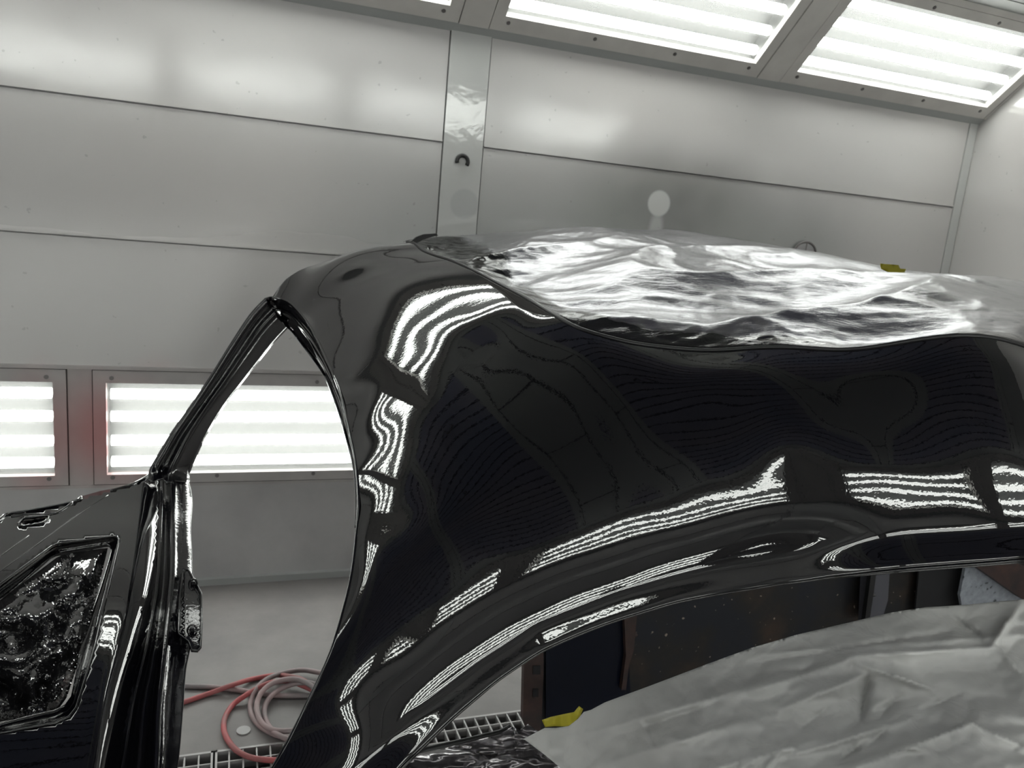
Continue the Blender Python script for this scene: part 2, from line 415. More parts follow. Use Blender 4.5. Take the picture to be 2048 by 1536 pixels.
def light_row(side, sn):
    X = slant_xf(side)
    back = MB(); back.box(XL, XR, -.19, -.15, -.02, ST + .02, X); root = back.build('ceiling_slope_' + sn, beamm); root['kind'] = 'structure'
    q = MB(); q.box(XL, XR, -.03, .004, 0, .043, X); q.build('foot_rail', beamm, root)
    q = MB(); q.box(XL, XR, -.03, .012, .578, ST + .01, X); q.build('head_rail', framem, root)
    sh = NSH if side is near else 0
    for k in range(7):
        c = (2.455 + 3.66) / 2 - PER * k + sh
        if k: q = MB(); q.box(c + .6025 + .054, c + PER - .6025 - .054, -.03, .013, .045, .577, X); q.build('mullion', framem, root)
    q = MB(); q.box(3.66 + .054, XR, -.03, .012, .045, .577, X); q.build('mullion', framem, root)
    for k in range(6):
        c = (2.455 + 3.66) / 2 - PER * k + sh
        if k == 0 and sh: c -= .06
        light(c, .6025, X, 'sloping_light_fixture', 'sloping four-tube light along the top of the %s wall, %s from the right end wall' % (sn, ordn[k]),
              'sloping lights above the %s wall' % sn, framem, False)
    Xw = wall_xf(side)
    Xl = lambda v: Xw((v[0], v[1], v[2]))
    per = 1.386 if side is far else PER
    x0 = .157 if side is far else (2.455 + 3.66) / 2 - 2 * PER + sh
    wr = wf if side is far else wn_
    cs = [x0 + per * k for k in (2, 1, 0, -1, -2, -3)]
    q = MB(); q.box(cs[0] + .6025 + .05, XR, -.03, .006, -1.158, -.690, Xw); q.build('light_mullion', lowframem, wr)
    for j, c in enumerate(cs):
        q = MB(); a, b = c - per + .6025 + .047, c - .6025 - .047
        q.box(a + .002, b - .002, -.03, .002, -1.158, -.690, Xw); q.build('light_mullion', lowframem, wr)
        light(c, .6025, Xl, 'wall_light_fixture', 'upright four-tube light set low in the %s wall, %s from the right end wall' % (sn, ordn[j]),
              'low lights in the %s wall' % sn, lowframem, True, glass_h=(-1.115, -.742), outer=(-1.155, -.693), tubes=(-1.074, -.986, -.887, -.795))
light_row(far, 'far'); light_row(near, 'near')
# ceiling: backing, cross beams, edge frames and the laths of filter media between them
Y0c, Y1c = YF + YN - (YF - math.cos(TH) * ST), YF - math.cos(TH) * ST
m = MB(); m.box(XL, XR, Y0c, Y1c, ZC + .04, ZC + .08); ce = m.build('ceiling', darkm); ce['kind'] = 'structure'
EF = .12
for a, b in ((Y0c, Y0c + EF), (Y1c - EF, Y1c)):
    m = MB(); m.box(XL, XR, a, b, ZC - .004, ZC + .04); m.build('edge_frame', cframem, ce)
BX = [(2.455 + 3.66) / 2 - PER * k - .05 for k in range(-0, 7)]
bw = .155
lath_me = None
NL = 24; ya, yb = Y0c + EF, Y1c - EF; pitch = (yb - ya) / NL
prevx = XR
for k, bx in enumerate(BX):
    for a, b in ((bx - bw, bx - bw + .075), (bx - bw + .083, bx + bw - .083), (bx + bw - .075, bx + bw)):
        m = MB(); m.box(max(a, XL), min(b, XR), ya, yb, ZC - .002, ZC + .03); m.build('beam_strip', cframem, ce)
    m = MB()
    for q in range(3): yq = ya + (q + .5 + .2 * random.random()) * (yb - ya) / 3; m.box(bx - .07, bx + .07, yq, yq + .012, ZC - .006, ZC)
    m.build('beam_joint', darkm, ce)
for k in range(6):
    a, b = BX[k + 1] + bw, BX[k] - bw
    if k == 0: pass
    for j in range(NL):
        if lath_me is None:
            m = MB(); W2 = (b - a) / 2
            m.box(-W2, W2, -pitch / 2 + .009, pitch / 2 - .009, 0, .02)
            o = m.build('filter_lath', lathm, ce); lath_me = o.data
        else:
            o = bpy.data.objects.new('filter_lath', lath_me); link(o, ce)
        o.location = ((a + b) / 2, ya + (j + .5) * pitch, ZC - random.random() * .003)
    for q in range(4):
        cx, cy = a + (b - a) * (.5 + .28 * random.uniform(-1, 1)), ya + (yb - ya) * (q + .55) / 4
        m = MB(); m.tube(spline([(cx - .09, cy - .02, ZC - .012), (cx - .03, cy + .025, ZC - .016), (cx + .0, cy - .03, ZC - .014), (cx + .05, cy - .035, ZC - .013), (cx + .09, cy, ZC - .014), (cx + .06, cy + .04, ZC - .012)], 4), .007, 6)
        m.build('filter_clip', blackm, ce)
m = MB(); m.box(BX[0] + bw, XR, ya, yb, ZC - .002, ZC + .03)
if BX[0] + bw < XR: m.build('beam_strip', cframem, ce)
# small things on the far wall
m = MB(); c0 = at(925, 323, YF - .012)
pts = [c0 + Vector((.024 * math.cos(t), 0, .024 * math.sin(t))) for t in [math.radians(200 - 235 * i / 14) for i in range(15)]]
m.tube(pts, .0085, 8); o = m.build('hose_hook', blackm, smooth=True); tag(o, 'small black curved hook on the white cover post of the far wall', 'hook')
g = empty('oval_wall_lamp', at(1610, 495, YF - .01)); gc = at(1610, 505, YF - .02)
m = MB(); m.tube([gc + Vector((.066 * math.cos(t), 0, .052 * math.sin(t))) for t in [2 * math.pi * i / 28 for i in range(28)]], .006, 8, closed=True); m.build('rim', screwm, g, smooth=True)
m = MB(); m.add([gc + Vector((.064 * math.cos(t), .012, .05 * math.sin(t))) for t in [2 * math.pi * i / 28 for i in range(28)]], [tuple(range(28))]); m.build('lens', wallgrey, g)
for a, b in (((-.064, 0), (.064, 0)), ((0, -.05), (0, .05))):
    m = MB(); m.tube([gc + Vector((a[0], -.004, a[1])), gc + Vector((b[0], -.004, b[1]))], .003, 6); m.build('guard_wire', screwm, g)
tag(g, 'small oval caged lamp on the far wall just above the foil covered roof', 'lamp')
dot = []
for i, (px, py, l, a) in enumerate([(84, 985, .02, 1.2), (98, 1000, .045, 1.0), (60, 1010, .022, .2), (47, 1016, .03, .1), (75, 1013, .025, 0)]):
    pass

# ------------------------------------------------------------------ floor grates
def grate(x0, x1, idx):
    rt = empty('floor_grate', (x0, GY0, 0)); y0, y1 = GY0 + .012, GY1 - .004
    m = MB()
    m.box(x0, x1, y0, y0 + .008, -.03, .004); m.box(x0, x1, y1 - .008, y1, -.03, .004); m.box(x0, x0 + .006, y0, y1, -.03, .004); m.box(x1 - .006, x1, y0, y1, -.03, .004)
    m.build('rim', gratem, rt)
    n = int((x1 - x0) / .0375)
    me = None
    for i in range(1, n):
        if me is None:
            q = MB(); q.box(-.0022, .0022, y0 - GY0, y1 - GY0, -.028, .002); b = q.build('cross_bar', gratem, rt); b.matrix_parent_inverse = Matrix(); me = b.data
        else: b = bpy.data.objects.new('cross_bar', me); link(b, rt)
        b.location = (i * (x1 - x0) / n, 0, 0)
    me = None; k = int((y1 - y0) / .052)
    for i in range(1, k):
        if me is None:
            q = MB(); q.box(.004, x1 - x0 - .004, -.002, .002, -.026, .001); b = q.build('long_bar', gratem, rt); b.matrix_parent_inverse = Matrix(); me = b.data
        else: b = bpy.data.objects.new('long_bar', me); link(b, rt)
        b.location = (0, y1 - GY0 - i * .052, 0)
    return rt
gl = ['grey steel floor grate left of the glossy black pillar', 'grey steel floor grate behind the foot of the glossy black pillar', 'grey steel floor grate in front of the rusty cabin post', 'grey steel floor grate under the rear of the cabin']
xs = [-1.0, -.02, .22, 1.02, 2.0]
for i in range(4):
    g = grate(xs[i] + .003, xs[i + 1] - .003, i); tag(g, gl[i], 'grate', 'floor grates in the trench')
m = MB(); q = onfloor(487, 1462, .0); m.tube([q, q + Vector((0, 0, .004))], .021, 20); o = m.build('round_cover', wallgrey); tag(o, 'small round grey cap on the floor inside the hose loop', 'cap')

# ------------------------------------------------------------------ hoses
def hp(cx, cy, z=.009): return onfloor(300 + cx / 2.8667, 1000 + cy / 2.8667, z)
r1 = [hp(-120, 1230), hp(40, 1200), (hp(190, 1160)), hp(300, 1122), hp(380, 1095, .012), hp(450, 1068, .026), hp(520, 1045, .02), hp(600, 1024), hp(720, 1004, .018), hp(800, 1012, .03), hp(870, 1030, .03), hp(940, 1080, .02), hp(1010, 1160),
      hp(1060, 1260), hp(1040, 1400), hp(930, 1475), hp(760, 1492), hp(640, 1487), hp(560, 1470), hp(490, 1430), hp(440, 1365), hp(422, 1300), hp(435, 1235), hp(475, 1175), hp(540, 1125, .022), hp(620, 1078, .03), hp(700, 1045, .04), hp(800, 1040, .03), hp(900, 1075, .02), hp(1000, 1120), hp(1200, 1150)]
m = MB(); m.tube(spline(r1, 6), .0085, 10); o = m.build('air_hose', redh, smooth=True); tag(o, 'dusty red rubber hose looped on the floor over the grate edge', 'hose')
r2 = [hp(-150, 1050), hp(60, 1058), hp(200, 1066), hp(350, 1072), hp(480, 1086), hp(600, 1105), hp(720, 1120), hp(850, 1122), hp(960, 1118), hp(1090, 1100), hp(1130, 1050, .012), hp(1080, 1000, .02), hp(975, 990, .022), hp(880, 976, .022), hp(780, 988, .024), hp(680, 1022, .03), hp(612, 1080, .03), hp(578, 1155, .012), hp(582, 1225), hp(625, 1290), hp(700, 1338), hp(790, 1362), hp(900, 1368), hp(1010, 1330),
      hp(1060, 1240, .012), hp(1020, 1120, .03), hp(940, 1055, .04), hp(850, 1050, .035), hp(760, 1078, .026), hp(690, 1130, .024), hp(656, 1200, .012), hp(672, 1280, .012), hp(725, 1340, .026), hp(820, 1376, .026), hp(930, 1350, .02),
      hp(1000, 1250, .03), hp(960, 1100, .04), hp(850, 1030, .05), hp(730, 1040, .045), hp(650, 1090, .04), hp(614, 1165, .026), hp(622, 1240, .022), hp(660, 1295, .022), hp(745, 1325, .03), hp(900, 1310, .03), hp(1100, 1280)]
m = MB(); m.tube(spline(r2, 6), .0085, 10); o = m.build('air_hose', greyh, smooth=True); tag(o, 'coiled dusty grey and pink hose lying on the floor beside the black pillar', 'hose')

# ------------------------------------------------------------------ the car body: roof shell from a spline height field
BODY = {"a0":-.5497630549733831,"b0":.28668488122747815,"H":.08,"na":27,"nb":27,"A":[-.35059652156170334,-.5008521736595762,.7913464343821305],"e1":[.9365266035029832,-.18749817596730584,.2962471180283432],"e2":[.0,.8449801974895096,.5347975933477909],"poly":[[1.0129,.5341],[.9385,.5398],[.8653,.5498],[.8013,.5591],[.7372,.5673],[.676,.5759],[.6261,.5843],[.5846,.5909],[.54,.5953],[.4985,.6011],[.4541,.6052],[.3914,.6091],[.3268,.612],[.2745,.6131],[.2195,.6118],[.1453,.6055],[.0688,.5973],[.0338,.5899],[-.0044,.5797],[-.0515,.5668],[-.0989,.552],[-.1417,.5373],[-.1813,.5225],[-.2176,.5035],[-.2497,.4829],[-.2744,.4639],[-.2933,.4467],[-.323,.415],[-.4298,.4325],[-.4099,.4681],[-.4001,.4853],[-.3783,.5204],[-.3447,.5709],[-.2907,.6453],[-.2564,.727],[-.2335,.7963],[-.2188,.8743],[-.21,.9385],[-.2064,1.0156],[-.2185,1.1743],[-.2349,1.3138],[-.2645,1.4686],[-.3071,1.6646],[-.3378,1.7811],[-.3688,1.8739],[-.3958,1.9377],[-.4224,1.9798],[-.448,2.0039],[-.3989,2.0612],[-.3262,2.0942],[-.2208,2.0499],[-.1175,2.0526],[-.0388,2.0815]],"foil":[[.0026,2.2045],[.0475,1.9332],[.1119,1.7386],[.1665,1.5854],[.2098,1.4633],[.2572,1.3395],[.2957,1.2131],[.3324,1.1465],[.3916,1.0929],[.4657,1.0571],[.578,1.0139],[.7241,.9777],[.8674,.939],[1.2107,.9104],[1.3249,.9317]],"nf":15,"nr":28,"nw":20,"ns":5,"c":[-1.1408,-1.1678,-1.2139,-1.2774,-1.3524,-1.4352,-1.5138,-1.5724,-1.6024,-1.6044,-1.5949,-1.5821,-1.5719,-1.5649,-1.5629,-1.5683,-1.5851,-1.6124,-1.6446,-1.6712,-1.6795,-1.6613,-1.6161,-1.5532,-1.4825,-1.4115,-1.3423,-1.205,-1.2032,-1.2222,-1.2652,-1.3241,-1.3869,-1.4562,-1.5164,-1.5388,-1.5362,-1.5253,-1.5187,-1.5162,-1.5118,-1.5088,-1.5142,-1.5311,-1.5579,-1.5897,-1.6187,-1.6333,-1.6251,-1.5984,-1.5596,-1.5169,-1.473,-1.4282,-1.2824,-1.253,-1.2432,-1.2628,-1.3054,-1.3422,-1.3974,-1.4595,-1.4712,-1.4672,-1.4546,-1.4558,-1.4615,-1.4597,-1.4555,-1.4619,-1.479,-1.5046,-1.5339,-1.5624,-1.5805,-1.5789,-1.5702,-1.5549,-1.5405,-1.5232,-1.5016,-1.3739,-1.3201,-1.2802,-1.2716,-1.2976,-1.3025,-1.337,-1.3988,-1.3972,-1.3991,-1.3835,-1.3947,-1.4074,-1.4085,-1.4032,-1.4127,-1.4303,-1.454,-1.4786,-1.5031,-1.5216,-1.5227,-1.5305,-1.538,-1.5526,-1.5608,-1.5608,-1.4803,-1.4087,-1.3398,-1.2948,-1.2988,-1.2725,-1.2795,-1.3282,-1.3182,-1.3349,-1.3159,-1.3378,-1.3526,-1.3584,-1.3537,-1.3687,-1.3867,-1.4088,-1.4284,-1.4467,-1.4633,-1.4644,-1.4823,-1.5097,-1.5532,-1.5849,-1.6043,-1.6,-1.5204,-1.4289,-1.3393,-1.2985,-1.2591,-1.2392,-1.2446,-1.2509,-1.2778,-1.262,-1.2886,-1.2962,-1.3102,-1.3115,-1.332,-1.3501,-1.371,-1.3893,-1.4059,-1.4243,-1.428,-1.4483,-1.4835,-1.5464,-1.5961,-1.6322,-1.7258,-1.6487,-1.5476,-1.4183,-1.2889,-1.2549,-1.228,-1.2127,-1.2293,-1.2259,-1.2341,-1.2476,-1.2455,-1.2685,-1.2842,-1.3026,-1.3194,-1.3386,-1.3583,-1.3798,-1.4081,-1.4174,-1.4412,-1.4735,-1.5395,-1.5987,-1.648,-1.8434,-1.7744,-1.6745,-1.5226,-1.3005,-1.2367,-1.2123,-1.1828,-1.1894,-1.1926,-1.2053,-1.2127,-1.2329,-1.2458,-1.2625,-1.2795,-1.2961,-1.3145,-1.3343,-1.3608,-1.3944,-1.4174,-1.4533,-1.4823,-1.543,-1.6018,-1.6576,-1.9356,-1.8716,-1.7688,-1.5976,-1.3386,-1.2356,-1.2045,-1.1735,-1.1711,-1.179,-1.1833,-1.1975,-1.2104,-1.2252,-1.2464,-1.262,-1.2828,-1.3025,-1.3241,-1.352,-1.3879,-1.4241,-1.469,-1.4985,-1.5541,-1.6088,-1.6643,-1.9926,-1.9261,-1.8128,-1.6228,-1.3594,-1.2393,-1.1998,-1.1752,-1.1661,-1.1607,-1.1719,-1.187,-1.2057,-1.2244,-1.2291,-1.2488,-1.2681,-1.2912,-1.3185,-1.3512,-1.3915,-1.4356,-1.4791,-1.5101,-1.5597,-1.6119,-1.666,-2.0145,-1.9411,-1.8191,-1.627,-1.3859,-1.2372,-1.1951,-1.167,-1.1591,-1.1577,-1.1666,-1.1781,-1.1868,-1.2004,-1.2086,-1.235,-1.2594,-1.2911,-1.3218,-1.3584,-1.4003,-1.4446,-1.4833,-1.5148,-1.5589,-1.608,-1.6602,-2.007,-1.9257,-1.8016,-1.6216,-1.4081,-1.2428,-1.1985,-1.1663,-1.1551,-1.1506,-1.1515,-1.1576,-1.169,-1.1867,-1.2172,-1.2404,-1.2738,-1.3035,-1.3328,-1.3681,-1.4069,-1.4465,-1.4808,-1.5121,-1.5514,-1.5966,-1.6457,-1.9767,-1.8883,-1.7671,-1.6039,-1.4064,-1.2273,-1.189,-1.1587,-1.1381,-1.1298,-1.1305,-1.1345,-1.1598,-1.1794,-1.229,-1.2533,-1.2873,-1.3146,-1.341,-1.3718,-1.4053,-1.4391,-1.4698,-1.5003,-1.5358,-1.5769,-1.622,-1.9293,-1.8347,-1.7193,-1.5768,-1.4,-1.2178,-1.1817,-1.146,-1.1328,-1.1266,-1.1335,-1.1593,-1.1896,-1.197,-1.2379,-1.2638,-1.293,-1.3169,-1.3395,-1.365,-1.3927,-1.4211,-1.4489,-1.478,-1.5107,-1.548,-1.589,-1.8688,-1.7681,-1.6572,-1.5357,-1.3981,-1.209,-1.1738,-1.1404,-1.1336,-1.1214,-1.1565,-1.1797,-1.2071,-1.215,-1.2426,-1.2657,-1.2883,-1.3075,-1.3256,-1.3458,-1.3682,-1.3922,-1.4175,-1.4451,-1.4755,-1.5095,-1.5465,-1.7997,-1.6916,-1.5769,-1.4554,-1.3286,-1.2005,-1.1745,-1.125,-1.1151,-1.1241,-1.17,-1.1837,-1.2089,-1.2218,-1.2397,-1.2569,-1.2723,-1.2858,-1.2991,-1.3142,-1.3321,-1.3526,-1.3757,-1.4016,-1.4301,-1.4613,-1.4948,-1.7296,-1.6158,-1.4962,-1.3688,-1.2425,-1.2037,-1.1652,-1.133,-1.1248,-1.1362,-1.1679,-1.1855,-1.2063,-1.2189,-1.2288,-1.238,-1.2457,-1.2528,-1.2609,-1.2715,-1.2854,-1.303,-1.324,-1.3482,-1.3749,-1.4036,-1.434,-1.6668,-1.5531,-1.4388,-1.3287,-1.2411,-1.2003,-1.1587,-1.1491,-1.1389,-1.156,-1.1858,-1.197,-1.2055,-1.2098,-1.2102,-1.21,-1.2095,-1.21,-1.2127,-1.2189,-1.2294,-1.2443,-1.2633,-1.2857,-1.3105,-1.337,-1.3647,-1.6149,-1.5066,-1.4035,-1.3144,-1.2544,-1.208,-1.1732,-1.1518,-1.1426,-1.1718,-1.2031,-1.2071,-1.2023,-1.1943,-1.184,-1.1737,-1.1649,-1.1586,-1.1561,-1.1581,-1.1653,-1.1776,-1.1946,-1.215,-1.2379,-1.2622,-1.2875,-1.5749,-1.4755,-1.3841,-1.3081,-1.255,-1.2182,-1.1822,-1.1546,-1.1455,-1.1756,-1.2054,-1.2064,-1.1915,-1.1714,-1.15,-1.13,-1.113,-1.1002,-1.0924,-1.0904,-1.0944,-1.1041,-1.1187,-1.1371,-1.1579,-1.1801,-1.2032,-1.547,-1.4592,-1.3801,-1.315,-1.2677,-1.2294,-1.1894,-1.1661,-1.152,-1.1761,-1.2,-1.1966,-1.1728,-1.1414,-1.1091,-1.0797,-1.055,-1.0359,-1.0232,-1.0172,-1.0179,-1.0248,-1.0369,-1.053,-1.0716,-1.0916,-1.1126,-1.5308,-1.4561,-1.3894,-1.334,-1.2899,-1.2474,-1.2151,-1.1912,-1.1696,-1.1854,-1.1979,-1.1842,-1.1493,-1.106,-1.0629,-1.0244,-.9921,-.9671,-.9494,-.9394,-.9366,-.9406,-.95,-.9636,-.9798,-.9977,-1.0165,-1.5251,-1.464,-1.4095,-1.3627,-1.3224,-1.2834,-1.256,-1.2296,-1.2072,-1.2129,-1.2062,-1.1745,-1.1244,-1.0678,-1.0133,-.9655,-.9258,-.8948,-.8722,-.858,-.8517,-.8524,-.8589,-.8698,-.8836,-.8991,-.9157,-1.5283,-1.4808,-1.4379,-1.3999,-1.3652,-1.3331,-1.3093,-1.2854,-1.2669,-1.2567,-1.2241,-1.1689,-1.1001,-1.0283,-.9617,-.9043,-.857,-.8199,-.7923,-.7738,-.7637,-.761,-.7644,-.7724,-.7836,-.7968,-.8111,-1.5389,-1.5047,-1.4732,-1.4441,-1.4169,-1.3925,-1.3727,-1.3524,-1.3321,-1.3024,-1.2447,-1.1655,-1.0765,-.9886,-.9092,-.8417,-.7865,-.7431,-.7103,-.6874,-.6733,-.6669,-.6671,-.6721,-.6806,-.6912,-.7031,-1.556,-1.5347,-1.5143,-1.4946,-1.4757,-1.4587,-1.4431,-1.4243,-1.3966,-1.3465,-1.2653,-1.1629,-1.0536,-.9491,-.8564,-.7783,-.7149,-.6648,-.6266,-.599,-.5808,-.5707,-.5674,-.5694,-.575,-.5829,-.5924,-1.5788,-1.5701,-1.5608,-1.5507,-1.5405,-1.5306,-1.5186,-1.4989,-1.4604,-1.3895,-1.2854,-1.1607,-1.0313,-.9098,-.8033,-.7142,-.6422,-.5852,-.5414,-.509,-.4865,-.4725,-.4656,-.4643,-.4669,-.4722,-.4791],"hole":[-.167,1.3227]}
bA, b1, b2 = Vector(BODY['A']), Vector(BODY['e1']), Vector(BODY['e2'])
CG = BODY['c']; NB_ = BODY['nb']; NA_ = BODY['na']; HH = BODY['H']
def bas(t): return ((1 - t) ** 3 / 6, (3 * t ** 3 - 6 * t * t + 4) / 6, (-3 * t ** 3 + 3 * t * t + 3 * t + 1) / 6, t ** 3 / 6)
def dba(t): return (-(1 - t) ** 2 / 2, (9 * t * t - 12 * t) / 6, (-9 * t * t + 6 * t + 3) / 6, t * t / 2)
def bodyh(a, b):
    ta, tb = (a - BODY['a0']) / HH, (b - BODY['b0']) / HH
    i = max(0, min(NA_ - 4, int(ta))); j = max(0, min(NB_ - 4, int(tb)))
    Ba, Bb, Da, Db = bas(ta - i), bas(tb - j), dba(ta - i), dba(tb - j)
    h = ha = hb = 0
    for p in range(4):
        row = CG[(i + p) * NB_ + j:(i + p) * NB_ + j + 4]
        s = sum(row[q] * Bb[q] for q in range(4)); h += Ba[p] * s; ha += Da[p] * s; hb += Ba[p] * sum(row[q] * Db[q] for q in range(4))
    return h, ha / HH, hb / HH
def body(a, b, off=0.0):
    h, ha, hb = bodyh(a, b)
    n = (bA - b1 * ha - b2 * hb).normalized()
    return b1 * a + b2 * b + bA * h + n * off + Vector((0, 0, EYE))
def bnorm(a, b):
    h, ha, hb = bodyh(a, b); return (bA - b1 * ha - b2 * hb).normalized()
def resmooth(L2, per=5):
    return [(p.x, p.y) for p in spline([(a, b, 0) for a, b in L2], per)]
nr, nw = BODY['nr'], BODY['nw']; P0 = BODY['poly']
railab = resmooth(P0[:nr]); winab = resmooth(P0[nr:nr + nw]); farab = resmooth(P0[nr + nw:], 3)
fe = resmooth(BODY['foil'], 8)
outline = railab + winab + farab + fe
car = empty('car_body', (.9, 1.6, 0))
tag(car, 'freshly painted glossy black car body shell with masked roof, raised in the spray booth', 'car')
ha_, hb_ = BODY['hole']
slot = [(ha_ + .0155 * math.cos(t) * .9 + .006 * math.sin(t), hb_ + .0045 * math.sin(t) + .010 * math.cos(t)) for t in [2 * math.pi * i / 18 for i in range(18)]]
V, F = cdt(outline, .0125, lambda a, b: (a, b), [slot])
V3 = [body(a, b) for a, b in V]
roof = mesh_obj('roof_shell', V3, F, paint, car, True)
roof.data.normals_split_custom_set_from_vertices([tuple(bnorm(a, b)) for a, b in V])
# make sure faces look outwards
def face_out(o, ndir):
    me = o.data; s = sum(p.normal.dot(ndir) * p.area for p in me.polygons)
    if s < 0:
        me.flip_normals(); return True
    return False
if face_out(roof, bA): roof.data.normals_split_custom_set_from_vertices([tuple(bnorm(a, b)) for a, b in V])
# inner skin a little below, so the shell has thickness at its openings
V4 = [body(a, b, -.022) for a, b in V]
inner = mesh_obj('roof_inner_skin', V4, F, trimpaint, car, True)
# beads and lips along the door opening
def edge_curve(ab, inset, off):
    "curve beside the given border: inset metres into the sheet, off metres proud"
    out = []; n = len(ab)
    for i, (a, b) in enumerate(ab):
        p0, p1 = body(*ab[max(0, i - 1)]), body(*ab[min(n - 1, i + 1)])
        t = (p1 - p0).normalized(); nn = bnorm(a, b); s = nn.cross(t).normalized()
        out.append(body(a, b) + s * inset + nn * off)
    return out
def ribbon(name, curves, mt, smooth=True): return strip(name, [list(r) for r in zip(*curves)], mt, car, smooth)
# which side is inwards?
tst = edge_curve(railab, .02, 0)[40]; mid = body((P0[8][0]), (P0[8][1] + .1))
sg = 1 if (tst - mid).length < (edge_curve(railab, -.02, 0)[40] - mid).length else -1
# the sill of the roof side: a hollow that turns the sheet outwards, then a bead and a lip
E0 = sorted([(2160, 1112), (2048, 1124), (1921, 1134), (1757, 1147), (1614, 1160), (1460, 1184), (1358, 1203), (1280, 1226), (1205, 1250), (1140, 1276), (1077, 1306), (1037, 1332), (1000, 1357), (939, 1408), (900, 1442), (866, 1476), (835, 1506), (804, 1536), (770, 1575), (735, 1615), (700, 1655)])
EX = [p[0] for p in E0]; EY = [p[1] for p in E0]
def proj(p):
    d = p - Vector((0, 0, EYE)); z = d.dot(CF); return 1024 + FOC * d.dot(CR) / z, 768 + FOC * d.dot(CD) / z
PROF = [(0, 0), (.08, .003), (.16, .014), (.24, .036), (.32, .068), (.40, .105), (.48, .145), (.56, .186), (.64, .227), (.71, .262), (.765, .286), (.80, .296), (.825, .298), (.845, .292), (.855, .278), (.858, .262), (.87, .252), (.89, .250), (.905, .246), (.915, .235), (.922, .20), (.93, .15), (.935, .12), (.92, .10), (.8, .06)]
WID = []
rows = []; nn_ = len(railab)
for i, (a, b) in enumerate(railab):
    k0, k1 = body(*railab[max(0, i - 1)]), body(*railab[min(nn_ - 1, i + 1)])
    t = (k1 - k0).normalized(); nk = bnorm(a, b); o3 = (nk.cross(t) * -sg).normalized(); K = body(a, b)
    lo, hi = .01, .14
    for _ in range(24):
        w_ = (lo + hi) / 2; q = K + o3 * w_ * .935 + nk * w_ * .12; px, py = proj(q)
        if py < lut(EX, EY, px): lo = w_
        else: hi = w_
    WID.append((K, o3, nk, w_))
ws_ = [x[3] for x in WID]
for i, (K, o3, nk, w_) in enumerate(WID):
    w2 = sum(ws_[max(0, i - 2):i + 3]) / len(ws_[max(0, i - 2):i + 3]) if 2 < i < nn_ - 3 else w_
    rows.append([K + o3 * w2 * x + nk * w2 * z for x, z in PROF])
strip('roof_side_hollow', rows, paint, car, True)
m = MB(); m.tube([r[21] for r in rows], .0024, 8); m.build('door_bead', paint, car, smooth=True)
m = MB(); m.tube([r[17] for r in rows], .0016, 8); m.build('door_bead', paint, car, smooth=True)
wsg = 1 if (edge_curve(winab, .02, 0)[40] - mid).length < (edge_curve(winab, -.02, 0)[40] - mid).length else -1
m = MB(); m.tube(edge_curve(winab, 0, -.001), .0032, 10); m.build('window_bead', paint, car, smooth=True)
ribbon('window_return', [edge_curve(winab, wsg * x, z) for x, z in ((0, 0), (-.0005, -.006), (.001, -.014), (.006, -.022))], paint)
# the turned-in flange round the top of the window opening
fl_o = [(529, 598, 2.58), (545, 594, 2.57), (575, 602, 2.48), (608, 635, 2.31), (625, 661, 2.18), (652, 716, 1.97), (676, 774, 1.81), (695, 845, 1.68), (706, 893, 1.605), (713, 938, 1.535), (717, 1000, 1.46), (714, 1055, 1.41)]
fl_i = [(560, 640, 2.66), (575, 655, 2.64), (586, 666, 2.54), (606, 692, 2.38), (628, 721, 2.25), (650, 754, 2.05), (667, 795, 1.89), (683, 842, 1.75), (696, 890, 1.67), (707.5, 938, 1.585), (712.5, 1000, 1.50), (711, 1055, 1.45)]
O3 = spline([at(*p) for p in fl_o], 6); I3 = spline([at(*p) for p in fl_i], 6)
rows = []
for o, i in zip(O3, I3):
    d = i - o; back = Vector((.02, .05, -.02)).normalized() * d.length
    rows.append([o, o + d * .10 + back * .14, o + d * .30 + back * .18, o + d * .38 + back * .06, o + d * .48 + back * .05, o + d * .56 + back * .22, o + d * .8 + back * .16, i])
strip('window_flange', rows, paint, car, True, .003)
m = MB(); m.tube([r[3] for r in rows], .0028, 8); m.build('flange_bead', paint, car, smooth=True)
m = MB(); m.tube([r[7] for r in rows], .0022, 8); m.build('flange_bead', paint, car, smooth=True)
# far pillar, from the top corner of the window down to the deck
pl = [(531, 597, 2.585), (500, 630, 2.59), (461, 689, 2.595), (422, 752, 2.60), (383, 810, 2.60), (344, 865, 2.59), (318, 908, 2.57), (300, 940, 2.55), (296, 962, 2.50)]
pr = [(579, 657, 2.64), (549, 689, 2.64), (520, 725, 2.64), (484, 770, 2.64), (449, 815, 2.64), (414, 872, 2.63), (392, 918, 2.61), (377, 955, 2.58), (377, 975, 2.53)]
prof = [(0, .0), (.07, -.012), (.16, -.006), (.2, .012), (.34, .03), (.40, .012), (.47, .004), (.55, .014), (.60, .030), (.9, .034), (1, .05)]
Lp = spline([at(*p) for p in pl], 6); Rp = spline([at(*p) for p in pr], 6)
strip('far_pillar', [[l.lerp(r, t) + Vector((0, z, 0)) for t, z in prof] for l, r in zip(Lp, Rp)], trimpaint, car, True, .004)
m = MB(); m.tube([l.lerp(r, .07) + Vector((0, -.012, 0)) for l, r in zip(Lp, Rp)], .003, 8); m.build('pillar_bead', paint, car, smooth=True)
m = MB(); m.tube([l.lerp(r, .45) + Vector((0, .004, 0)) for l, r in zip(Lp, Rp)], .0035, 8); m.build('pillar_bead', paint, car, smooth=True)
